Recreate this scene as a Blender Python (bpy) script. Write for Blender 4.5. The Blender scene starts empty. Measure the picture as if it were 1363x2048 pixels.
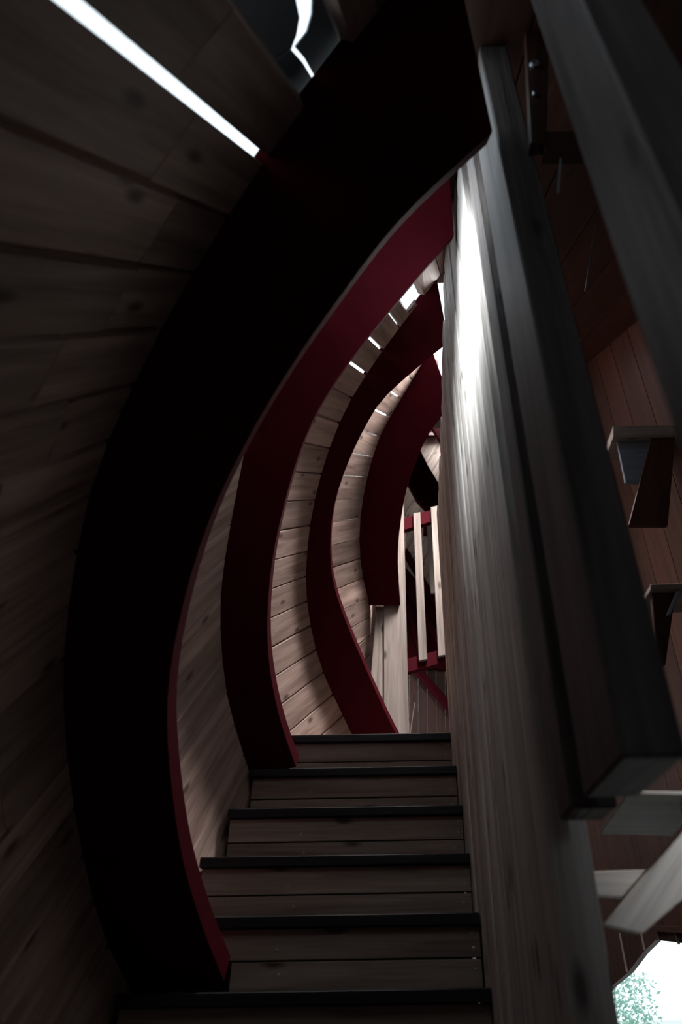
import bpy, bmesh, math, random
from mathutils import Vector, Matrix

random.seed(7)
sc = bpy.context.scene
COL = sc.collection
V = Vector

# ------------------------------------------------------------------ camera
EYE = 1.587                                   # eye height above the floor
F_PX, CX, CY, HORIZON = 1365.0, 790.0, 1024.0, 1990.0
PITCH = math.atan((HORIZON - CY) / F_PX)
ROLL = math.radians(0.95)
fwd = V((0, math.cos(PITCH), math.sin(PITCH)))
r0 = V((1, 0, 0)); u0 = V((0, -math.sin(PITCH), math.cos(PITCH)))
rgt = r0 * math.cos(ROLL) - u0 * math.sin(ROLL)
upv = u0 * math.cos(ROLL) + r0 * math.sin(ROLL)
cd = bpy.data.cameras.new('camera')
cam = bpy.data.objects.new('camera', cd); COL.objects.link(cam)
m = Matrix((rgt, upv, -fwd)).transposed().to_4x4(); m.translation = V((0, 0, EYE))
cam.matrix_world = m
cd.sensor_fit = 'AUTO'; cd.sensor_width = 36.0
cd.lens = 36.0 * F_PX / 2048.0
cd.shift_x = (681.5 - CX) / 2048.0
cd.clip_start = 0.02; cd.clip_end = 300
cd.dof.use_dof = True; cd.dof.focus_distance = 3.6; cd.dof.aperture_fstop = 2.6
sc.camera = cam

# ------------------------------------------------------------------ world, lights, exposure
sc.view_settings.view_transform = 'Standard'; sc.view_settings.look = 'None'
sc.view_settings.gamma = 1.0; sc.view_settings.exposure = -0.7
sc.view_settings.use_curve_mapping = False
sc.cycles.use_denoising = True
sc.cycles.sample_clamp_indirect = 4.0
w = bpy.data.worlds.new('overcast_sky'); sc.world = w; w.use_nodes = True
wn = w.node_tree.nodes; bgn = wn['Background']
bgn.inputs['Color'].default_value = (0.80, 0.92, 1.0, 1); bgn.inputs['Strength'].default_value = 2.6

def area(name, loc, target, sx, sy, watts, col, spread=180):
    l = bpy.data.lights.new(name, 'AREA'); l.shape = 'RECTANGLE'
    l.size, l.size_y, l.energy, l.color = sx, sy, watts, col; l.spread = math.radians(spread)
    o = bpy.data.objects.new(name, l); COL.objects.link(o)
    o.location = V(loc) + V((0, 0, EYE))
    d = (V(target) - V(loc)).normalized()
    o.rotation_euler = d.to_track_quat('-Z', 'Y').to_euler()
    return o
# daylight falling through the open roof bay over the steps, and through the roof well over the landing
area('daylight_roof_bay', (-0.50, 0.88, 2.10), (0.25, 1.42, 1.80), 0.36, 0.36, 9.5, (0.88, 0.96, 1.0), 46)
area('daylight_roof_well', (0.53, 3.40, 4.22), (-0.50, 3.85, 1.9), 0.5, 2.0, 430.0, (1.0, 0.94, 0.92), 118)
area('added_far_well', (0.62, 7.2, 6.75), (0.45, 7.3, 3.0), 0.9, 0.45, 55.0, (1.0, 0.93, 0.90), 110)  # added lamp over an unseen opening, to brighten the back wall
area('added_slot_beam', (1.12, -1.35, 0.55), (0.66, 1.5, 0.22), 0.14, 0.5, 10.0, (0.85, 0.94, 1.0), 22)  # added beam through an unseen slot, to brighten the side flight

# ------------------------------------------------------------------ pixel helpers (eye at the origin)
def ray(p):
    return fwd + rgt * ((p[0] - CX) / F_PX) - upv * ((p[1] - CY) / F_PX)
def on_plane(p, n, q):
    r = ray(p); return r * (V(n).dot(V(q)) / V(n).dot(r))
def at_y(p, y): return on_plane(p, (0, 1, 0), (0, y, 0))
def at_x(p, x): return on_plane(p, (1, 0, 0), (x, 0, 0))

# ------------------------------------------------------------------ materials
def wood(name, light, dark, rough=0.6, knots=0.5, bump=0.25, grain=1.0, vary=0.25, spec=0.35):
    m = bpy.data.materials.new(name); m.use_nodes = True
    nt = m.node_tree; N = nt.nodes; L = nt.links
    b = N['Principled BSDF']; b.inputs['Roughness'].default_value = rough
    b.inputs['Specular IOR Level'].default_value = spec
    uv = N.new('ShaderNodeUVMap'); inf = N.new('ShaderNodeObjectInfo')
    mul = N.new('ShaderNodeVectorMath'); mul.operation = 'SCALE'
    cmb = N.new('ShaderNodeCombineXYZ')
    L.new(inf.outputs['Random'], cmb.inputs[0]); L.new(inf.outputs['Random'], cmb.inputs[1])
    L.new(inf.outputs['Random'], cmb.inputs[2])
    L.new(cmb.outputs[0], mul.inputs[0]); mul.inputs['Scale'].default_value = 53.0
    add = N.new('ShaderNodeVectorMath'); L.new(uv.outputs[0], add.inputs[0]); L.new(mul.outputs[0], add.inputs[1])
    def noise(sx, sy, det, dist=0.0):
        mp = N.new('ShaderNodeMapping'); mp.inputs['Scale'].default_value = (sx, sy, 1)
        L.new(add.outputs[0], mp.inputs[0])
        n = N.new('ShaderNodeTexNoise'); n.inputs['Scale'].default_value = 1.0
        n.inputs['Detail'].default_value = det; n.inputs['Distortion'].default_value = dist
        L.new(mp.outputs[0], n.inputs['Vector']); return n
    nA = noise(1.4, 22 * grain, 5, 0.6)            # long grain
    nB = noise(5.0, 120 * grain, 3)                # fine fibre
    nC = noise(1.8, 4.0, 3)                        # weathering blotches
    # knots: sparse dark spots stretched along the board
    mpk = N.new('ShaderNodeMapping'); mpk.inputs['Scale'].default_value = (3.2, 9.0, 1)
    L.new(add.outputs[0], mpk.inputs[0])
    vo = N.new('ShaderNodeTexVoronoi'); vo.voronoi_dimensions = '2D'; vo.inputs['Scale'].default_value = 1.0; vo.inputs['Randomness'].default_value = 1.0
    L.new(mpk.outputs[0], vo.inputs['Vector'])
    kr = N.new('ShaderNodeMapRange'); kr.inputs['From Min'].default_value = 0.05; kr.inputs['From Max'].default_value = 0.15
    kr.inputs['To Min'].default_value = 1.0; kr.inputs['To Max'].default_value = 0.0
    L.new(vo.outputs['Distance'], kr.inputs[0])
    gate = N.new('ShaderNodeMath'); gate.operation = 'GREATER_THAN'; gate.inputs[1].default_value = 0.66
    sep = N.new('ShaderNodeSeparateColor'); L.new(vo.outputs['Color'], sep.inputs[0]); L.new(sep.outputs[0], gate.inputs[0])
    kk = N.new('ShaderNodeMath'); kk.operation = 'MULTIPLY'; L.new(kr.outputs[0], kk.inputs[0]); L.new(gate.outputs[0], kk.inputs[1])
    k2 = N.new('ShaderNodeMath'); k2.operation = 'MULTIPLY'; L.new(kk.outputs[0], k2.inputs[0]); k2.inputs[1].default_value = knots
    s1 = N.new('ShaderNodeMath'); s1.operation = 'MULTIPLY_ADD'
    L.new(nA.outputs[0], s1.inputs[0]); s1.inputs[1].default_value = 1.9; s1.inputs[2].default_value = -0.65
    s2 = N.new('ShaderNodeMath'); s2.operation = 'MULTIPLY_ADD'
    L.new(nB.outputs[0], s2.inputs[0]); s2.inputs[1].default_value = 0.6; L.new(s1.outputs[0], s2.inputs[2])
    s3 = N.new('ShaderNodeMath'); s3.operation = 'MULTIPLY_ADD'
    L.new(nC.outputs[0], s3.inputs[0]); s3.inputs[1].default_value = 0.5; L.new(s2.outputs[0], s3.inputs[2])
    s4 = N.new('ShaderNodeMath'); s4.operation = 'ADD'; L.new(s3.outputs[0], s4.inputs[0]); s4.inputs[1].default_value = -0.38
    s4.use_clamp = True
    mix = N.new('ShaderNodeMix'); mix.data_type = 'RGBA'
    L.new(s4.outputs[0], mix.inputs['Factor']); mix.inputs['A'].default_value = (*light, 1); mix.inputs['B'].default_value = (*dark, 1)
    mk = N.new('ShaderNodeMix'); mk.data_type = 'RGBA'
    L.new(k2.outputs[0], mk.inputs['Factor']); L.new(mix.outputs['Result'], mk.inputs['A'])
    mk.inputs['B'].default_value = (dark[0] * .25, dark[1] * .2, dark[2] * .2, 1)
    hv = N.new('ShaderNodeHueSaturation')
    vr = N.new('ShaderNodeMapRange'); vr.inputs['To Min'].default_value = 1 - vary; vr.inputs['To Max'].default_value = 1 + vary
    L.new(inf.outputs['Random'], vr.inputs[0]); L.new(vr.outputs[0], hv.inputs['Value'])
    L.new(mk.outputs['Result'], hv.inputs['Color']); L.new(hv.outputs[0], b.inputs['Base Color'])
    bp = N.new('ShaderNodeBump'); bp.inputs['Strength'].default_value = bump; bp.inputs['Distance'].default_value = 0.004
    L.new(s3.outputs[0], bp.inputs['Height']); L.new(bp.outputs[0], b.inputs['Normal'])
    return m
def paint(name, col, rough=0.45, spec=0.4, var=0.25, metallic=0.0):
    m = bpy.data.materials.new(name); m.use_nodes = True
    nt = m.node_tree; N = nt.nodes; L = nt.links; b = N['Principled BSDF']
    tc = N.new('ShaderNodeTexCoord'); n = N.new('ShaderNodeTexNoise')
    n.inputs['Scale'].default_value = 9.0; n.inputs['Detail'].default_value = 6
    L.new(tc.outputs['Object'], n.inputs['Vector'])
    mix = N.new('ShaderNodeMix'); mix.data_type = 'RGBA'; L.new(n.outputs[0], mix.inputs['Factor'])
    mix.inputs['A'].default_value = (*[c * (1 - var) for c in col], 1); mix.inputs['B'].default_value = (*[c * (1 + var) for c in col], 1)
    L.new(mix.outputs['Result'], b.inputs['Base Color'])
    b.inputs['Roughness'].default_value = rough; b.inputs['Specular IOR Level'].default_value = spec
    b.inputs['Metallic'].default_value = metallic
    bp = N.new('ShaderNodeBump'); bp.inputs['Strength'].default_value = 0.12; bp.inputs['Distance'].default_value = 0.003
    L.new(n.outputs[0], bp.inputs['Height']); L.new(bp.outputs[0], b.inputs['Normal'])
    return m
M = {
    'pine': wood('weathered_pine', (0.60, 0.445, 0.385), (0.23, 0.148, 0.122), knots=0.8),
    'pale': wood('pale_pine', (0.36, 0.31, 0.275), (0.13, 0.10, 0.085), knots=0.9, vary=0.12),
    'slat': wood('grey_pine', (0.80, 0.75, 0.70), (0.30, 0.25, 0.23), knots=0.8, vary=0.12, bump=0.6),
    'darkslat': wood('dark_slat_wood', (0.20, 0.18, 0.175), (0.06, 0.048, 0.045), knots=0.6, vary=0.1, bump=0.5),  # darker tone for the three slats nearest the viewer
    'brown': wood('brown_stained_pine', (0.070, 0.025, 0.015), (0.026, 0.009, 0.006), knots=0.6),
    'step': wood('worn_step_board', (0.38, 0.295, 0.25), (0.14, 0.096, 0.08), knots=0.9, vary=0.15),
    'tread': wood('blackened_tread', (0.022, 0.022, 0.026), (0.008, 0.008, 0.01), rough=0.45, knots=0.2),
    'red': paint('dark_red_paint', (0.056, 0.0034, 0.0078), rough=0.75, spec=0.05),
    'steel': paint('galvanised_steel', (0.45, 0.47, 0.5), rough=0.35, metallic=0.9),
    'flash': paint('blue_grey_sheet', (0.30, 0.38, 0.44), rough=0.4, var=0.15),
    'panel': wood('blue_grey_board', (0.22, 0.25, 0.30), (0.12, 0.14, 0.18), knots=0.2),
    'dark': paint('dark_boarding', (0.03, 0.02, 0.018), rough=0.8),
    'floor': wood('dark_floor_board', (0.10, 0.075, 0.06), (0.04, 0.03, 0.025)),
    'ground': paint('pale_gravel', (0.62, 0.62, 0.58), rough=0.9),
    'leaf': paint('green_leaf', (0.30, 0.52, 0.40), rough=0.6),
    'twig': paint('grey_twig', (0.2, 0.15, 0.1), rough=0.8),
}

# ------------------------------------------------------------------ object helpers
def tag(o, label=None, cat=None, group=None, kind=None):
    if label: o['label'] = label
    if cat: o['category'] = cat
    if group: o['group'] = group
    if kind: o['kind'] = kind
    return o
def thing(name, loc, label=None, cat=None, group=None, kind=None):
    o = bpy.data.objects.new(name, None); COL.objects.link(o)
    o.location = V(loc) + V((0, 0, EYE)); o.empty_display_size = 0.1
    return tag(o, label, cat, group, kind)
def set_uv(me, axis):
    axis = V(axis).normalized()
    uvl = me.uv_layers.new(name='UVMap')
    alt = V((0, 0, 1)) if abs(axis.z) < 0.8 else V((1, 0, 0))
    e1 = axis.cross(alt).normalized(); e2 = axis.cross(e1)
    for p in me.polygons:
        n = p.normal
        if abs(n.dot(axis)) > 0.85: a, b = e1, e2
        else: a = axis; b = n.cross(axis).normalized()
        for li in p.loop_indices:
            c = me.vertices[me.loops[li].vertex_index].co
            uvl.data[li].uv = (c.dot(a), c.dot(b))
def mesh_obj(name, verts, faces, mat, parent=None, axis=(0, 1, 0), bevel=0.0, smooth=False):
    """verts eye-relative; the object's origin goes to the middle of the piece"""
    vs = [V(v) for v in verts]
    c = sum(vs, V((0, 0, 0))) / len(vs)
    bm = bmesh.new()
    bv = [bm.verts.new(v - c) for v in vs]
    for f in faces:
        try: bm.faces.new([bv[i] for i in f])
        except ValueError: pass
    bmesh.ops.recalc_face_normals(bm, faces=bm.faces)
    if bevel:
        bmesh.ops.bevel(bm, geom=list(bm.edges), offset=bevel, segments=1, affect='EDGES', profile=0.5)
    me = bpy.data.meshes.new(name); bm.to_mesh(me); bm.free()
    set_uv(me, axis)
    if smooth:
        for p in me.polygons: p.use_smooth = True
    me.materials.append(M[mat])
    o = bpy.data.objects.new(name, me); COL.objects.link(o)
    wl = c + V((0, 0, EYE))
    if parent:
        o.parent = parent
        pl = V(parent.location)
        if parent.parent: pl = pl + V(parent.parent.location)
        o.location = wl - pl
    else: o.location = wl
    return o
HEX = [(0, 1, 2, 3), (7, 6, 5, 4), (0, 4, 5, 1), (1, 5, 6, 2), (2, 6, 7, 3), (3, 7, 4, 0)]
def hexa(name, A, B, mat, parent=None, bevel=0.0, axis=None):
    """A, B: four corners at either end; the grain runs from A to B"""
    ax = axis or (sum((V(b) for b in B), V()) - sum((V(a) for a in A), V()))
    return mesh_obj(name, list(A) + list(B), HEX, mat, parent, ax, bevel)
def box(name, lo, hi, mat, parent=None, bevel=0.0, axis=(1, 0, 0)):
    (x0, y0, z0), (x1, y1, z1) = lo, hi
    A = [(x0, y0, z0), (x0, y1, z0), (x0, y1, z1), (x0, y0, z1)]
    B = [(x1, y0, z0), (x1, y1, z0), (x1, y1, z1), (x1, y0, z1)]
    return hexa(name, A, B, mat, parent, bevel, axis)
def bar(name, p, q, wide, thick, mat, parent=None, side=(1, 0, 0), bevel=0.0):
    """straight beam from p to q; 'side' is the direction of its width"""
    p, q = V(p), V(q); d = (q - p).normalized()
    s = V(side); s = (s - d * s.dot(d)).normalized(); t = d.cross(s)
    k = [(-.5, -.5), (.5, -.5), (.5, .5), (-.5, .5)]
    return hexa(name, [p + s * (a * wide) + t * (b * thick) for a, b in k], [q + s * (a * wide) + t * (b * thick) for a, b in k], mat, parent, bevel)
def disc(name, c, n, r, h, mat, parent=None, seg=10, ring=0.0):
    n = V(n).normalized(); a = n.orthogonal().normalized(); b = n.cross(a); c = V(c)
    vs, fs = [], []
    rs = [(r, 0), (r, h * .7), (r * .75, h)] + ([(r * ring, h), (r * ring * .9, h * .3)] if ring else [])
    for rr, hh in rs:
        for i in range(seg):
            t = 2 * math.pi * i / seg
            vs.append(c + n * hh + a * (rr * math.cos(t)) + b * (rr * math.sin(t)))
    for k in range(len(rs) - 1):
        for i in range(seg):
            j = (i + 1) % seg; fs.append((k * seg + i, k * seg + j, (k + 1) * seg + j, (k + 1) * seg + i))
    fs.append(tuple(range((len(rs) - 1) * seg, len(rs) * seg))); fs.append(tuple(range(seg - 1, -1, -1)))
    return mesh_obj(name, vs, fs, mat, parent, a)

# ------------------------------------------------------------------ stair geometry (fitted)
RISE, GOING, Y0, H0 = 0.2, 0.18074, 3.24958, 1.0133        # landing edge at y = Y0, z = H0 above the eye
PHI = math.atan(RISE / GOING)
AX = V((0, math.cos(PHI), math.sin(PHI)))                  # along the climbing hull
EX = V((0, -math.sin(PHI), math.cos(PHI)))                 # across it, upward
ZF = -EYE                                                  # floor
XW = 0.25                                                  # inner face of the slat screen
YB, YN, XR = 7.6, -1.1, 1.6                                # back wall, wall behind the viewer, right wall

# ------------------------------------------------------------------ rib profiles traced in the tilted rib planes
def rib_base(k): return V((0, Y0 - k * GOING, H0 - k * RISE))
RB = [rib_base(4.7), rib_base(0.9), rib_base(-2.9), rib_base(-6.7)]
def prof(pix, B):
    o = []
    for p in pix:
        P = on_plane(p, AX, B) - B
        o.append((P.x, P.dot(EX)))
    return o
def spline(pts, n=64):
    """Catmull-Rom through pts, resampled evenly by length"""
    P = [V((a, b)) for a, b in pts]
    P = [P[0] * 2 - P[1]] + P + [P[-1] * 2 - P[-2]]
    fine = []
    for i in range(1, len(P) - 2):
        for k in range(24):
            t = k / 24
            fine.append(0.5 * ((2 * P[i]) + (P[i + 1] - P[i - 1]) * t + (2 * P[i - 1] - 5 * P[i] + 4 * P[i + 1] - P[i + 2]) * t * t + (-P[i - 1] + 3 * P[i] - 3 * P[i + 1] + P[i + 2]) * t ** 3))
    fine.append(P[-2])
    for _ in range(30):
        fine = [fine[0]] + [(fine[i - 1] + fine[i] * 2 + fine[i + 1]) / 4 for i in range(1, len(fine) - 1)] + [fine[-1]]
    acc = [0.0]
    for i in range(1, len(fine)): acc.append(acc[-1] + (fine[i] - fine[i - 1]).length)
    return fine, acc
class Prof:
    def __init__(s, pts): s.f, s.a = spline(pts); s.len = s.a[-1]
    def at(s, u):
        if u <= 0: d = (s.f[1] - s.f[0]).normalized(); return s.f[0] + d * u
        if u >= s.len: d = (s.f[-1] - s.f[-2]).normalized(); return s.f[-1] + d * (u - s.len)
        lo, hi = 0, len(s.a) - 1
        while hi - lo > 1:
            mid = (lo + hi) // 2
            if s.a[mid] <= u: lo = mid
            else: hi = mid
        t = (u - s.a[lo]) / max(1e-9, s.a[hi] - s.a[lo])
        return s.f[lo].lerp(s.f[hi], t)
    def nearest(s, q):
        q = V(q); i = min(range(len(s.f)), key=lambda k: (s.f[k] - q).length); return s.a[i]
def P3(B, q): return B + V((q[0], 0, 0)) + EX * q[1]

IN = [
    [(950, 295), (838, 398), (768, 475), (702, 562), (600, 705), (510, 850), (430, 1010), (375, 1170), (338, 1350), (335, 1500), (360, 1700), (402, 1850), (448, 1965)],
    [(900, 480), (830, 560), (700, 720), (620, 850), (570, 1000), (540, 1150), (535, 1300), (557, 1430), (592, 1535)],
    [(890, 690), (850, 722), (775, 788), (740, 835), (700, 915), (670, 1000), (660, 1080), (665, 1160), (690, 1240), (730, 1335), (770, 1425), (795, 1475)],
    [(885, 830), (850, 880), (815, 970), (800, 1050), (795, 1120), (800, 1211)],
]
OUT = [
    [(860, -110), (760, 15), (640, 170), (530, 320), (420, 490), (300, 700), (190, 950), (150, 1130), (125, 1350), (145, 1600), (200, 1850), (270, 2000)],
    [(888, 338), (729, 500), (589, 691), (505, 845), (470, 1000), (445, 1150), (440, 1250), (455, 1400), (500, 1550)],
    [(868, 565), (780, 680), (735, 745), (690, 820), (650, 920), (625, 1020), (614, 1100), (613, 1200), (640, 1330), (700, 1462)],
    [(845, 725), (800, 800), (760, 870), (735, 950), (722, 1020), (718, 1080), (724, 1150), (738, 1211)],
]
inP = [Prof(prof(IN[i], RB[i])) for i in range(4)]
outP = [Prof(prof(OUT[i], RB[i])) for i in range(4)]
_o4 = prof(OUT[3], RB[3])
shell4 = Prof(_o4 + [(_o4[-1][0] - .005, _o4[-1][1] - .3), (_o4[-1][0] - .02, _o4[-1][1] - 1.0)])   # planking carried on below the last rib

def make_rib(i, ext_top, ext_bot, thick, label, seg=36):
    a, b = inP[i], outP[i]
    vs, fs = [], []
    for k in range(seg + 1):
        t = k / seg
        q = a.at(-ext_top + (a.len + ext_top + ext_bot) * t)
        # outer point: nearest on the shell, pushed a little into the planks
        r = b.at(-ext_top * 1.1 + (b.len + ext_top * 1.1 + ext_bot) * t)
        d = (r - q).normalized(); r = r + d * 0.028
        for pt, dz in ((q, 0.0), (r, 0.0), (r, thick), (q, thick)):
            vs.append(P3(RB[i], pt) + AX * dz)
    for k in range(seg):
        for j in range(4):
            fs.append((k * 4 + j, k * 4 + (j + 1) % 4, (k + 1) * 4 + (j + 1) % 4, (k + 1) * 4 + j))
    fs.append((0, 1, 2, 3)); fs.append(tuple(seg * 4 + j for j in (3, 2, 1, 0)))
    o = mesh_obj('curved_rib', vs, fs, 'red', None, AX, bevel=0.0)
    bv = o.modifiers.new('edge', 'BEVEL'); bv.width = 0.004; bv.segments = 2; bv.limit_method = 'ANGLE'; bv.angle_limit = 0.7
    return tag(o, label, 'rib', 'red ribs of the left hull')
make_rib(0, 0.05, 0.0, 0.09, 'broad dark red curved rib standing on the lowest steps, ending at the near slats')
make_rib(1, 0.02, 0.0, 0.09, 'dark red curved rib whose foot stands on the tread just below the landing')
make_rib(2, 0.02, 0.46, 0.09, 'red curved rib rising from the landing in front of the pale corner post')
make_rib(3, 0.10, 0.0, 0.09, 'short red curved rib cut off square and fixed to the pale corner post')

# ------------------------------------------------------------------ hull planking, bay by bay
wallL = thing('wall_left', (-0.9, 2.4, ZF), kind='structure')
ROW = 0.15
def plank_hex(name, A0, A1, B0, B1, nA, nB, th, gap0, gap1, lap0, lap1, mat, parent, bevel=0.0):
    """inner face A0-A1 (near end) to B0-B1 (far end), nA/nB outward normals"""
    dA = (A1 - A0).normalized(); dB = (B1 - B0).normalized()
    a = [A0 + dA * gap0, A1 - dA * gap1, A1 - dA * lap1 + nA * th, A0 + dA * lap0 + nA * th]
    b = [B0 + dB * gap0, B1 - dB * gap1, B1 - dB * lap1 + nB * th, B0 + dB * lap0 + nB * th]
    return hexa(name, a, b, mat, parent, bevel)
def outward(pf, B, u):
    q0, q1 = pf.at(u - 0.02), pf.at(u + 0.02); t = (q1 - q0).normalized()
    return (V((1, 0, 0)) * t.y - EX * t.x) * 1.0 if False else (V((t.y, 0, 0)) - EX * t.x)
def bay(pa, Ba, pb, Bb, ua, ub, rows, mat, open_rows=(), skip=(), gap=0.004, name='plank', endfix=None, parent=None):
    """row r spans [ua + r*ROW, ua + (r+1)*ROW] at the near rib and the same from ub at the far rib (u grows downward)"""
    rows = list(rows)
    for r, rn in zip(rows, rows[1:] + [rows[-1] + 1]):
        if r in skip: continue
        a0, a1 = ua + r * ROW, ua + rn * ROW
        b0, b1 = ub + r * ROW, ub + rn * ROW
        A0, A1, B0, B1 = P3(Ba, pa.at(a0)), P3(Ba, pa.at(a1)), P3(Bb, pb.at(b0)), P3(Bb, pb.at(b1))
        nA = outward(pa, Ba, (a0 + a1) / 2); nB = outward(pb, Bb, (b0 + b1) / 2)
        g0 = open_rows.get(r, None) if open_rows else None          # open joint above row r
        g1 = open_rows.get(rn, None) if open_rows else None
        gg0 = g0 / 2 if g0 else gap; gg1 = g1 / 2 if g1 else gap
        l0 = g0 / 2 if g0 else -0.008; l1 = g1 / 2 if g1 else -0.008
        wob = lambda: random.uniform(-.002, .002)
        plank_hex(name, A0, A1, B0, B1, nA, nB, 0.03, gg0 + wob(), gg1 + wob(), l0, l1, mat, parent or wallL)

# bay 0: this side of the first rib, towards the viewer.  Planks point at (900, 620)
D0 = ray((900, 620)).normalized()
p1 = outP[0]
def u1(px): return p1.nearest(prof([px], RB[0])[0])
ub0 = u1((528, 320))                                        # bright open joint
def near_end(P):
    L = 6.0
    if D0.y > 0: L = min(L, (P.y - YN) / D0.y)
    L = min(L, (P.z - ZF) / D0.z)
    return P - D0 * max(0.15, L)
def bay0_row(r, far_back=0.0, name='plank', th=0.03):
    b0, b1 = ub0 + r * ROW, ub0 + (r + 1) * ROW
    B0, B1 = P3(RB[0], p1.at(b0)) + D0 * .04, P3(RB[0], p1.at(b1)) + D0 * .04
    n = outward(p1, RB[0], (b0 + b1) / 2)
    return B0, B1, n
for r in range(-4, 21):
    if r == -2: continue                                    # the missing board: sheet-covered hatch
    B0, B1, n = bay0_row(r)
    op0 = 0.020 if r == 0 else None; op1 = 0.020 if r == -1 else None
    A0, A1 = near_end(B0), near_end(B1)
    # butt joint somewhere along the row
    cuts = [0.0]
    Lt = (B0 - A0).length
    if Lt > 1.0: cuts.append(1 - random.choice((0.32, 0.45, 0.55, 0.7)) / Lt)
    cuts.append(1.0)
    for i in range(len(cuts) - 1):
        c0, c1 = cuts[i] + (0.002 / Lt if i else 0), cuts[i + 1] - (0.002 / Lt if i + 2 < len(cuts) else 0)
        w_ = random.uniform(-.003, .003)
        plank_hex('plank', A0.lerp(B0, c0), A1.lerp(B1, c0), A0.lerp(B0, c1), A1.lerp(B1, c1), n, n, 0.03,
                  op0 / 2 if op0 else 0.008 + w_, op1 / 2 if op1 else 0.008 - w_,
                  op0 / 2 if op0 else -.008, op1 / 2 if op1 else -.008, 'pine', wallL)

# bay 1: between the first and second rib; its top boards are missing, which lets the daylight in
p2, p3, p4 = outP[1], outP[2], shell4
def uu(pf, B, px): return pf.nearest(prof([px], B)[0])
ua, ub = uu(p1, RB[0], (163, 1697)), uu(p2, RB[1], (441, 1323))
bay(p1, RB[0], p2, RB[1], ua, ub, range(-13, 9), 'pine', skip=(-13, -12, -11), gap=0.0045)
# bay 2: open joints towards the top, one board missing
ua, ub = uu(p2, RB[1], (622, 672)), uu(p3, RB[2], (733, 750))
bay(p2, RB[1], p3, RB[2], ua, ub, [-6, -5, -4.25, -3.32, -2.55] + list(range(-2, 19)), 'pine', open_rows={0: 0.016, -1: 0.016, -2: 0.012, -4.25: 0.008}, skip=(-3.32,), gap=0.007)
# bay 3: many open joints
ua, ub = uu(p3, RB[2], (703, 798)), uu(p4, RB[3], (779, 836))
bay(p3, RB[2], p4, RB[3], ua, ub, range(-4, 13), 'pine', open_rows={-3: .008, -2: .010, -1: 0.012, 0: 0.012, 1: 0.011, 2: 0.009, 3: 0.007, 4: 0.006, 5: 0.005, 6: .004}, gap=0.006)
# bay 4: past the last rib to the back wall
D4 = ray((905, 905)).normalized()
for r in range(-1, 18):
    q0, q1 = p4.at(r * ROW), p4.at((r + 1) * ROW)
    A0, A1 = P3(RB[3], q0), P3(RB[3], q1)
    n = outward(p4, RB[3], (r + .5) * ROW)
    fe = lambda P: P + D4 * ((YB - P.y) / D4.y)
    plank_hex('plank', A0, A1, fe(A0), fe(A1), n, n, 0.03, .003, .003, -.002, -.002, 'pine', wallL)

# the hatch in bay 0: board ends short, a bent sheet half closes the hole
B0, B1, n = bay0_row(-2)
A0, A1 = near_end(B0), near_end(B1)
Lt = (B0 - A0).length
cut = 1 - 1.0 / Lt
plank_hex('plank', A0, A1, A0.lerp(B0, cut), A1.lerp(B1, cut), n, n, 0.03, .005, .005, -.002, -.002, 'pine', wallL)
nh = outward(p1, RB[0], ub0 - 1.5 * ROW)
def plate(name, pix, off, parent, mat='flash', th=0.003):
    q0 = [on_plane(p, nh, B0 + nh * off) for p in pix]; k = len(q0)
    vs = q0 + [q + nh * th for q in q0]
    fs = [tuple(range(k)), tuple(range(2 * k - 1, k - 1, -1))] + [(i, (i + 1) % k, k + (i + 1) % k, k + i) for i in range(k)]
    return mesh_obj(name, vs, fs, mat, parent, D0)
sheet = thing('hatch_sheet', B0.lerp(B1, .5) + n * 0.05 - D0 * 0.3, 'blue grey metal sheet closing the wider part of the overhead hatch', 'metal sheet')
plate('sheet', [(445, -60), (535, 150), (600, 235), (665, 215), (633, 172), (605, 125), (582, 99), (593, 70), (599, 35), (592, 0), (575, -60)], 0.034, sheet)
plate('fold', [(545, 124), (580, 101), (601, 126), (598, 148), (556, 168)], 0.028, sheet)
sheet2 = thing('hatch_sheet', B0.lerp(B1, .1) + n * 0.05 - D0 * 0.2, 'narrow blue grey metal sheet on the far side of the bright sliver', 'metal sheet')
plate('sheet', [(634, -60), (624, 0), (623, 30), (613, 65), (590, 95), (609, 117), (640, 172), (700, 165), (690, -60)], 0.034, sheet2)

# ------------------------------------------------------------------ ceiling over the open well on the right
ceil = thing('ceiling', (1.2, 2.0, 2.5), kind='structure')
CW = 0.24
def top_line(y):
    # continues the roof of the hull: climbs along the stair incline
    return 1.95 + (y - 0.55) * 0.68
x = 0.14; i = 0
while x < XR + 0.03:
    x1 = min(x + CW, XR + .05)
    segs = [(YN, 2.3), (2.3, 4.6), (4.6, 6.92), (6.92, 7.5), (7.5, YB)]
    for (ya, yb) in segs:
        if (ya == 2.3 and x < 0.8) or (ya == 6.92 and x < 1.1): continue              # open roof well; far gap is added to light the back wall
        A = [V((x + .003, ya, top_line(ya))), V((x1 - .003, ya, top_line(ya))), V((x1 + .001, ya, top_line(ya) + .05)), V((x - .001, ya, top_line(ya) + .05))]
        B = [V((a.x, yb, a.z + top_line(yb) - top_line(ya))) for a in A]
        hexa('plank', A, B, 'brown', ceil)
    x = x1; i += 1

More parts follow.
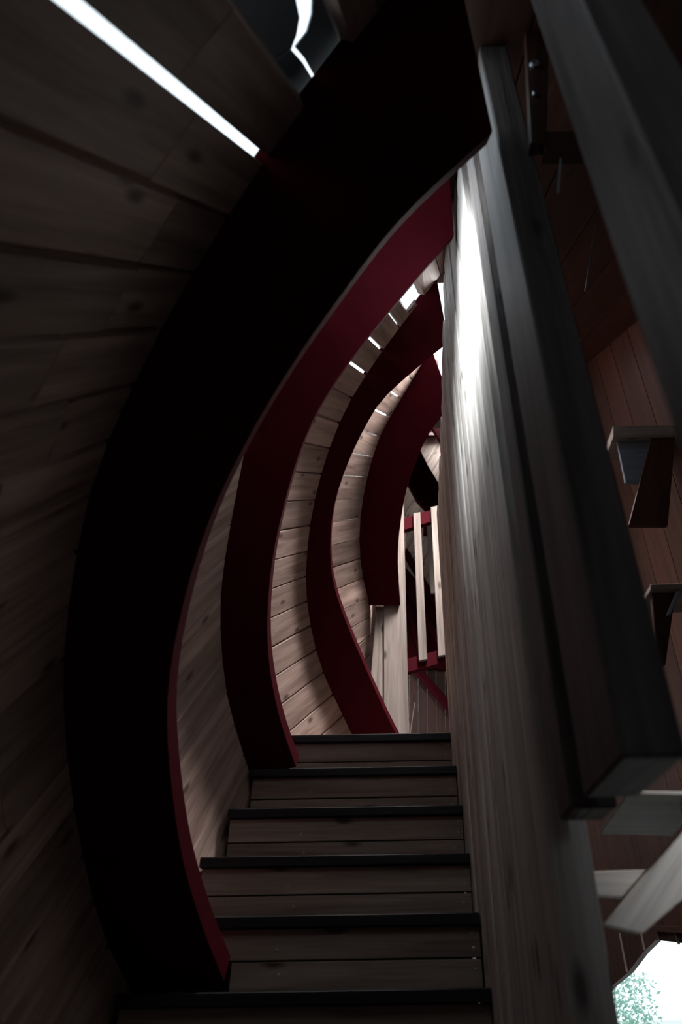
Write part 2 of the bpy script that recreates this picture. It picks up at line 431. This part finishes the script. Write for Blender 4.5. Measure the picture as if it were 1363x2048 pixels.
# ------------------------------------------------------------------ right wall: tall boards, with a doorway to the bright outside low down
wallR = thing('wall_right', (XR, 3.0, ZF), kind='structure')
y = YN; bw = 0.30
DOOR = sorted((at_x(p, XR).y, at_x(p, XR).z) for p in ((1205, 1990), (1225, 1970), (1255, 1945), (1285, 1905), (1310, 1880), (1363, 1886), (1440, 1890)))
door_y0, door_y1 = DOOR[0][0], DOOR[-1][0]
def lintel(yy):
    for (a, za), (b, zb) in zip(DOOR, DOOR[1:]):
        if a <= yy <= b: return za + (zb - za) * (yy - a) / (b - a)
    return ZF
edges = [YN + bw * i for i in range(int((YB - YN) / bw) + 1)] + [YB]
edges = sorted(set([e for e in edges if all(abs(e - d[0]) > .05 for d in DOOR)] + [d[0] for d in DOOR]))
for y, y1 in zip(edges, edges[1:]):
    gp = 0.004; ym = (y + y1) / 2
    tops = (max(top_line(y) + .06, 1.2), max(top_line(y1) + .06, 1.2))
    zb0 = zb1 = ZF
    if door_y0 < ym < door_y1: zb0, zb1 = lintel(y + 1e-6), lintel(y1 - 1e-6)
    A = [V((XR, y + gp, zb0)), V((XR, y1 - gp, zb1)), V((XR + .04, y1 + .001, zb1)), V((XR + .04, y - .001, zb0))]
    B = [V((XR, y + gp, tops[0])), V((XR, y1 - gp, tops[1])), V((XR + .04, y1 + .001, tops[1])), V((XR + .04, y - .001, tops[0]))]
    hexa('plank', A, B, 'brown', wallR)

# ------------------------------------------------------------------ back wall and the wall behind the viewer
wallB = thing('wall_back', (0.6, YB, ZF), kind='structure')
ex = -1.6
sl = 0.55                                                     # boards lean to the right as they rise
zt = top_line(YB) + 0.3
x = -8.0
while x < XR + .2:
    x1 = x + 0.16
    def clip(xx):                                             # board edge from floor to top, kept inside the room width
        pts = []
        za, zb_ = ZF, zt
        if xx < -1.7: za = ZF + (-1.7 - xx) / sl
        if xx + (zb_ - ZF) * sl > XR + .2: zb_ = ZF + (XR + .2 - xx) / sl
        return za, zb_
    za0, zb0 = clip(x); za1, zb1 = clip(x1)
    if zb0 > za0 + .05 and zb1 > za1 + .05:
        f0 = lambda z: x + (z - ZF) * sl + .003
        f1 = lambda z: x1 + (z - ZF) * sl - .003
        A = [V((f0(za0), YB, za0)), V((f1(za1), YB, za1)), V((f1(za1) + .004, YB + .04, za1)), V((f0(za0) - .004, YB + .04, za0))]
        B = [V((f0(zb0), YB, zb0)), V((f1(zb1), YB, zb1)), V((f1(zb1) + .004, YB + .04, zb1)), V((f0(zb0) - .004, YB + .04, zb0))]
        hexa('plank', A, B, 'pale', wallB)
    x = x1
wallF = thing('wall_front', (0.4, YN, ZF), kind='structure')
x = -1.7
while x < XR:
    if 0.95 < x < 1.15:                                      # unseen slot, added to let the side-flight beam in
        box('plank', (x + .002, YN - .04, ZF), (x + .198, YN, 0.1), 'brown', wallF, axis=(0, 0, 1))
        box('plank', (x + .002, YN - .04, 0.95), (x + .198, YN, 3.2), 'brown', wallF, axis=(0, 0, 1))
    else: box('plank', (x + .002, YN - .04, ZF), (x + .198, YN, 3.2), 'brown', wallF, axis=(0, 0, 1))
    x += 0.2
floor = thing('floor', (0.5, 3.0, ZF), kind='structure')
x = -1.7
while x < XR:
    box('plank', (x + .002, YN, ZF - .05), (x + .198, YB, ZF), 'floor', floor, axis=(0, 1, 0)); x += 0.2

# ------------------------------------------------------------------ staircase
stair = thing('staircase', (-0.2, 2.2, ZF), 'steep wooden staircase with black treads and two-board risers', 'staircase')
LEFT = {0: -0.62, 1: -0.64, 2: -0.675, 3: -0.712, 4: -0.75, 5: -0.80, 6: -0.80, 7: -0.80}
NS = 13
def screw(c, n, parent): return disc('screw', c, n, 0.0042, 0.0016, 'steel', parent, seg=8, ring=0.45)
for k in range(1, NS):
    y = Y0 - k * GOING; z = H0 - k * RISE; xl = LEFT.get(k, -0.80)
    xr = XW - 0.003
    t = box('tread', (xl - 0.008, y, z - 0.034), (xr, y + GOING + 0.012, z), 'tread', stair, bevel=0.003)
for k in range(0, NS):
    y = Y0 - k * GOING + 0.022; z = H0 - k * RISE - 0.034; xl = LEFT.get(k, -0.80); xr = XW - 0.004
    hA = 0.086
    up = box('riser_board', (xl, y, z - hA), (xr, y + 0.022, z - 0.001), 'step', stair, bevel=0.002)
    lo = box('riser_board', (xl if k != 4 else -0.535, y + 0.003, z - RISE + 0.034), (xr, y + 0.023, z - hA - 0.004), 'step', stair, bevel=0.002)
    for (sx, dz, par) in ((xr - .022, .022, up), (xr - .028, .062, up), (xr - .03, .118, lo), (xr - .64, .060, up), (xr - .63, .124, lo)):
        if k < 7: screw(V((sx + random.uniform(-.01, .01), y + (0.003 if par is lo else 0), z - dz)), (0, -1, 0), par)
# stringer wall closing the side and the underside of the flight
yb0 = Y0 - (NS - 1) * GOING
st = mesh_obj('side_panel', [(XW + .070, yb0, ZF), (XW + .070, YB - .01, ZF), (XW + .070, YB - .01, H0 - .05), (XW + .070, Y0, H0 - .05), (XW + .070, yb0, ZF + .15),
                             (XW + .10, yb0, ZF), (XW + .10, YB - .01, ZF), (XW + .10, YB - .01, H0 - .05), (XW + .10, Y0, H0 - .05), (XW + .10, yb0, ZF + .15)],
              [(0, 1, 2, 3, 4), (9, 8, 7, 6, 5), (0, 5, 6, 1), (1, 6, 7, 2), (2, 7, 8, 3), (3, 8, 9, 4), (4, 9, 5, 0)], 'brown', stair)
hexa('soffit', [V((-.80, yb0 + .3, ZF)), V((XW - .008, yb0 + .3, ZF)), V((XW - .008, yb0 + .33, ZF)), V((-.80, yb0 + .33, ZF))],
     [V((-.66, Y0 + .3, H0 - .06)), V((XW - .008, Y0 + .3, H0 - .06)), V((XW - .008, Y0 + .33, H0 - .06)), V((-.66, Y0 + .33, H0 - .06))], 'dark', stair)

# landing
land = thing('floor_landing', (-0.3, Y0 + 1, H0 - .04), kind='structure')
box('nosing', (-0.63, Y0, H0 - .034), (XW - .003, Y0 + .1, H0), 'tread', land, bevel=0.003)
y = Y0 + .104; i = 0
while y < YB - .01:
    y1 = min(y + .14, YB)
    box('plank', (-.70, y, H0 - .034), (XW + .10, y1 - .005, H0), 'step', land); y = y1

# ------------------------------------------------------------------ slat screen beside the steps
screen = thing('slat_screen', (XW + .03, 1.8, ZF), 'tall grey timber slat screen along the open side of the steps', 'screen')
def ztop_slat(y): return 2.83 - 0.35 * (y - 1.84)
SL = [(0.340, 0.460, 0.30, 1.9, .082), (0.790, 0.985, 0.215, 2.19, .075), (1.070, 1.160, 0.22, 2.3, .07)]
ya = 1.255
while ya < Y0 + .02:
    wd = random.choice((0.085, 0.1, 0.115))
    yb = min(ya + wd, Y0 + .06)
    SL.append((ya, yb, None, None, .07)); ya += wd + 0.016
for idx, (ya, yb, zb, zt_, th) in enumerate(SL):
    jx = random.uniform(-.006, .004) if idx > 2 else 0.0
    z0 = zb if zb is not None else max(ZF, H0 - (Y0 - ya) / GOING * RISE - 0.5)
    if idx == 3: z0 = ZF
    z1 = min(zt_ if zt_ is not None else ztop_slat(yb), top_line(ya) + .003)
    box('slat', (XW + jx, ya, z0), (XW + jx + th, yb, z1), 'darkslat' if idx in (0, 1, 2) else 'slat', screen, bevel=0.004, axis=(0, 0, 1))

# ------------------------------------------------------------------ corner post on the landing
post = thing('corner_post', (0.0, 4.56, H0), 'pale knotty plank corner post standing on the landing edge', 'post')
YP = 4.515
def px_board(name, pix, y, th, mat, parent, bevel=.003, axis=None):
    """four pixel corners (top-left, top-right, bottom-right, bottom-left) set on the plane y"""
    q = [at_y(p, y) for p in pix]
    A = [q[3], q[2], q[2] + V((0, th, 0)), q[3] + V((0, th, 0))]
    B = [q[0], q[1], q[1] + V((0, th, 0)), q[0] + V((0, th, 0))]
    return hexa(name, A, B, mat, parent, bevel, axis)
zl = H0 + 0.001
def foot(p, y, z):                                           # pixel column run down to height z on plane y
    q = at_y(p, y); return q
fr = px_board('front_board', [(766, 985), (806, 985), (821, 1595), (768, 1595)], YP, .035, 'pale', post)
sd = px_board('side_board', [(752, 1213), (767, 1213), (768, 1595), (722, 1595)], YP + .02, .035, 'pale', post)

# ------------------------------------------------------------------ balustrades past the landing
bal = thing('balustrade', (0.25, 4.8, 1.9), 'pale flat balusters on dark red rails beside the corner post', 'balustrade')
YBAL = 4.545
def rail_px(pix, y, parent):
    q = [at_y(p, y) for p in pix]
    for a, b in ((0, 1), (3, 2)):
        q[b] = q[a] + (q[b] - q[a]) * ((XR - q[a].x) / (q[b].x - q[a].x))
    t = V((0, .05, 0))
    return hexa('rail', [q[3], q[0], q[0] + t, q[3] + t], [q[2], q[1], q[1] + t, q[2] + t], 'red', parent, .003)
rail_px([(798, 1039), (905, 1006), (905, 1030), (798, 1063)], YBAL, bal)
rail_px([(800, 1321), (922, 1288), (922, 1316), (800, 1349)], YBAL, bal)
for pix in ([(826, 1026), (840, 1024), (854, 1318), (837, 1321)], [(861, 1014), (876, 1011), (895, 1309), (876, 1312)], [(896, 1004), (911, 1001), (935, 1300), (916, 1303)]):
    px_board('baluster', pix, YBAL - .030, .031, 'pale', bal, bevel=.002)
bal2 = thing('balustrade', (0.3, 5.6, 2.2), 'shorter pale balusters standing behind the nearer railing', 'balustrade')
YB2 = 5.7
rail_px([(846, 1052), (915, 1040), (915, 1056), (846, 1068)], YB2, bal2)
for pix in ([(853, 1050), (868, 1048), (876, 1185), (861, 1186)], [(881, 1040), (894, 1038), (905, 1240), (892, 1241)]):
    px_board('baluster', pix, YB2 - .030, .031, 'pale', bal2, bevel=.002)

# diagonal red stringers of the upper flight seen through the balusters
def diag(pix, y, th, label, name='stair_stringer'):
    o = px_board(name, pix, y, th, 'red', None, bevel=.004, axis=(1, 0, -1))
    return tag(o, label, 'stringer', 'red stringers behind the balusters')
diag([(806, 1105), (813, 1095), (905, 1250), (898, 1264)], 6.525, .08, 'upper slanting red stringer passing behind the balusters')
diag([(802, 1170), (809, 1158), (892, 1292), (884, 1300)], 6.525, .08, 'middle slanting red stringer ending at the lower rail')
diag([(808, 1205), (818, 1212), (852, 1310), (840, 1310)], 6.525, .08, 'short steep red stringer next to the corner post')
diag([(815, 1325), (825, 1318), (935, 1440), (925, 1452)], 6.545, .10, 'low slanting dark red stringer under the lower rail')

# dark timber deck the far flight rests on
deck = thing('upper_deck', (0.4, 6.2, 2.0), 'dark red boarded deck side below the balusters', 'deck')
px_board('fascia', [(806, 1130), (935, 1275), (945, 1345), (806, 1330)], 6.6, .06, 'red', deck)
for i in range(8):
    xa = 800 + i * 18
    px_board('skirt_board', [(xa, 1322 + i), (xa + 17, 1323 + i), (xa + 18, 1707), (xa + 1, 1707)], 6.64, .03, 'brown', deck)

# far curved rib across the back wall
def band(name, inner, outer, y, th, mat, label):
    vs, fs = [], []
    n = len(inner)
    for i in range(n):
        a, b = at_y(inner[i], y), at_y(outer[i], y)
        vs += [a, b, b + V((0, th, 0)), a + V((0, th, 0))]
    for k in range(n - 1):
        for j in range(4): fs.append((k * 4 + j, k * 4 + (j + 1) % 4, (k + 1) * 4 + (j + 1) % 4, (k + 1) * 4 + j))
    fs.append((0, 1, 2, 3)); fs.append(tuple((n - 1) * 4 + j for j in (3, 2, 1, 0)))
    return tag(mesh_obj(name, vs, fs, mat, None, (1, 0, 0)), label, 'rib')
band('far_rib', [(806, 946), (813, 961), (832, 997), (856, 1022), (885, 1038), (925, 1048), (985, 1056), (1056, 1062)],
     [(834, 882), (840, 900), (856, 932), (874, 962), (896, 990), (930, 1020), (985, 1042), (1056, 1052)], 6.9, .09, 'red', 'red curved rib crossing the far slanted boards above the balusters')
band('far_rib', [(852, 838), (860, 848), (880, 880), (905, 925), (985, 1000), (1046, 1030)], [(882, 795), (888, 804), (905, 830), (935, 870), (990, 930), (1042, 965)], 7.1, .09, 'red', 'upper dark red curved rib crossing the far slanted boards')

# ------------------------------------------------------------------ far bright cord hanging by the post foot
tag(bar('hanging_cord', at_y((829, 1405), 4.535), at_y((818, 1478), 4.535), .006, .006, 'pale'), 'thin white cord hanging beside the foot of the corner post', 'cord')

# ------------------------------------------------------------------ timbers seen between the near slats
tp = thing('bolted_post', at_y((1085, 285), 0.745), 'brown timber hanger post with steel bolts seen between the near slats', 'post')
px_board('timber', [(1049, 62), (1098, 62), (1092, 285), (1060, 285)], 0.745, .03, 'brown', tp)
disc('bolt', at_y((1068, 132), 0.745), (0, -1, -.1), .013, .010, 'steel', tp, seg=14, ring=.6)
disc('bolt', at_y((1069, 190), 0.745), (0, -1, -.1), .007, .008, 'steel', tp, seg=12, ring=.6)
for i, (a, b, yc, lab) in enumerate((((1122, 298), (1115, 385), 0.765, 'thin pale strip standing for a lit gap below the brown cross beam'), ((1190, 448), (1170, 582), 1.576 / (ray((1190, 448)).z / ray((1190, 448)).y - 0.68), 'thin bluish strip standing for a lit gap in the brown boards'))):
    tag(bar('cord', at_y(a, yc), at_y(b, yc), .005, .005, 'flash'), lab, 'cord')  # pale bars stand for light gaps between the brown boards
def to_wall(name, pix, y, th, mat, parent, axis=(1, 0, 0)):
    q = [at_y(p, y) for p in pix]
    q[1].x = q[2].x = XR - .002
    A = [q[3], q[0], q[0] + V((0, th, 0)), q[3] + V((0, th, 0))]; B = [q[2], q[1], q[1] + V((0, th, 0)), q[2] + V((0, th, 0))]
    return hexa(name, A, B, mat, parent, .003, axis)
cb = to_wall('cross_beam', [(1087, 262), (1210, 254), (1210, 296), (1087, 304)], 0.75, .03, 'brown', None)
tag(cb, 'brown cross beam running from the bolted post to the wall', 'beam')
up = thing('upper_step', at_y((1290, 900), 2.9), 'pale step board over a blue grey panel seen between near slats', 'step')
to_wall('tread', [(1225, 852), (1345, 850), (1345, 872), (1225, 876)], 2.9, .2, 'pale', up)
px_board('panel', [(1232, 877), (1306, 873), (1278, 965), (1250, 965)], 2.93, .02, 'panel', up, axis=(1, 0, 0))
px_board('side_board', [(1302, 872), (1350, 869), (1335, 1050), (1256, 1050)], 2.91, .03, 'brown', up)
lp = thing('lower_step', at_y((1340, 1175), 2.4), 'whitish board edge with brown boards under it by the near slats', 'step')
to_wall('tread', [(1300, 1168), (1440, 1164), (1440, 1178), (1300, 1181)], 2.4, .2, 'pale', lp)
px_board('side_board', [(1302, 1182), (1351, 1181), (1330, 1330), (1315, 1330)], 2.42, .03, 'brown', lp)
px_board('metal_strip', [(1352, 1182), (1361, 1182), (1341, 1228), (1333, 1228)], 2.4, .02, 'flash', lp)

# ------------------------------------------------------------------ side flight low on the right
sf = thing('side_flight', at_y((1300, 1760), 1.6), 'small side flight with worn grey treads and slanting handrail board', 'stairs')
def tread_px(pix, z, th):
    q = []
    for p in pix:
        r = ray(p); q.append(r * (z / r.z))
    A = [q[0], q[3], q[3] + V((0, 0, th)), q[0] + V((0, 0, th))]
    B = [q[1], q[2], q[2] + V((0, 0, th)), q[1] + V((0, 0, th))]
    return hexa('tread', A, B, 'pale', sf, .003)
px_board('tread', [(1160, 1743), (1296, 1738), (1252, 1795), (1134, 1790)], 1.484, .03, 'pale', sf, axis=(1, 0, 0))
tread_px([(1255, 1588), (1420, 1590), (1345, 1672), (1198, 1668)], 0.33, .008)
box('newel', (0.70, 1.46, ZF), (0.77, 1.53, 0.52), 'pale', sf, .004, axis=(0, 0, 1))
box('newel', (0.62, 1.57, ZF), (0.67, 1.62, 0.33), 'pale', sf, .004, axis=(0, 0, 1))
px_board('rail_board', [(1205, 1850), (1285, 1868), (1480, 1700), (1400, 1620)], 1.45, .035, 'pale', sf, axis=(1, 0, 1))

# ------------------------------------------------------------------ outside: bright ground and shrubs beyond the doorway
gr = box('ground', (XR + .1, -6, ZF - .15), (40, 60, ZF - .1), 'ground', None)
tag(gr, kind='structure')
def shrub(c, r, h, n, label):
    t = thing('shrub', c, label, 'shrub', 'shrubs outside the doorway')
    bar('stem', V(c), V(c) + V((0, 0, h * .6)), .04, .04, 'twig', t)
    vs, fs = [], []
    for i in range(n):
        a = random.uniform(0, 6.283); rr = r * math.sqrt(random.random()); zz = h * random.uniform(.15, 1)
        p = V(c) + V((rr * math.cos(a), rr * math.sin(a), zz))
        d = V((random.gauss(0, 1), random.gauss(0, 1), random.gauss(.4, 1))).normalized(); s = d.orthogonal().normalized()
        L = random.uniform(.03, .08); k = len(vs)
        vs += [p, p + d * L * .5 + s * L * .25, p + d * L, p + d * L * .5 - s * L * .25]; fs.append((k, k + 1, k + 2, k + 3))
    o = mesh_obj('foliage', vs, fs, 'leaf', t); o['kind'] = 'stuff'
for c, r, h, lab in (((2.62, 10.0, ZF - .1), .38, 1.85, 'green leafy shrub right outside the doorway'), ((6.5, 13.0, ZF - .1), 1.4, 2.0, 'larger green shrub further out on the pale ground')):
    shrub(c, r, h, 2600, lab)
for a, b, lab in (((1238, 1866), (1253, 1944), 'longest thin white cord, ending on the sloping side of the doorway head'),
                  ((1281, 1864), (1288, 1900), 'short white cord at the upper part of the sloping doorway head'),
                  ((1312, 1856), (1318, 1884), 'short white cord at the corner where the doorway head turns level'),
                  ((1350, 1866), (1357, 1888), 'short white cord over the level part of the doorway head')):
    tag(bar('cord', at_x(a, XR - .005), at_x(b, XR - .005), .012, .012, 'pale'), lab, 'cord', 'white cords above the doorway')
tag(bar('door_rail', at_x((1308, 1857), XR - .014), at_x((1430, 1862), XR - .014), .03, .03, 'brown', side=(0, 0, 1)), 'thin brown rail fixed above the bright doorway', 'rail')
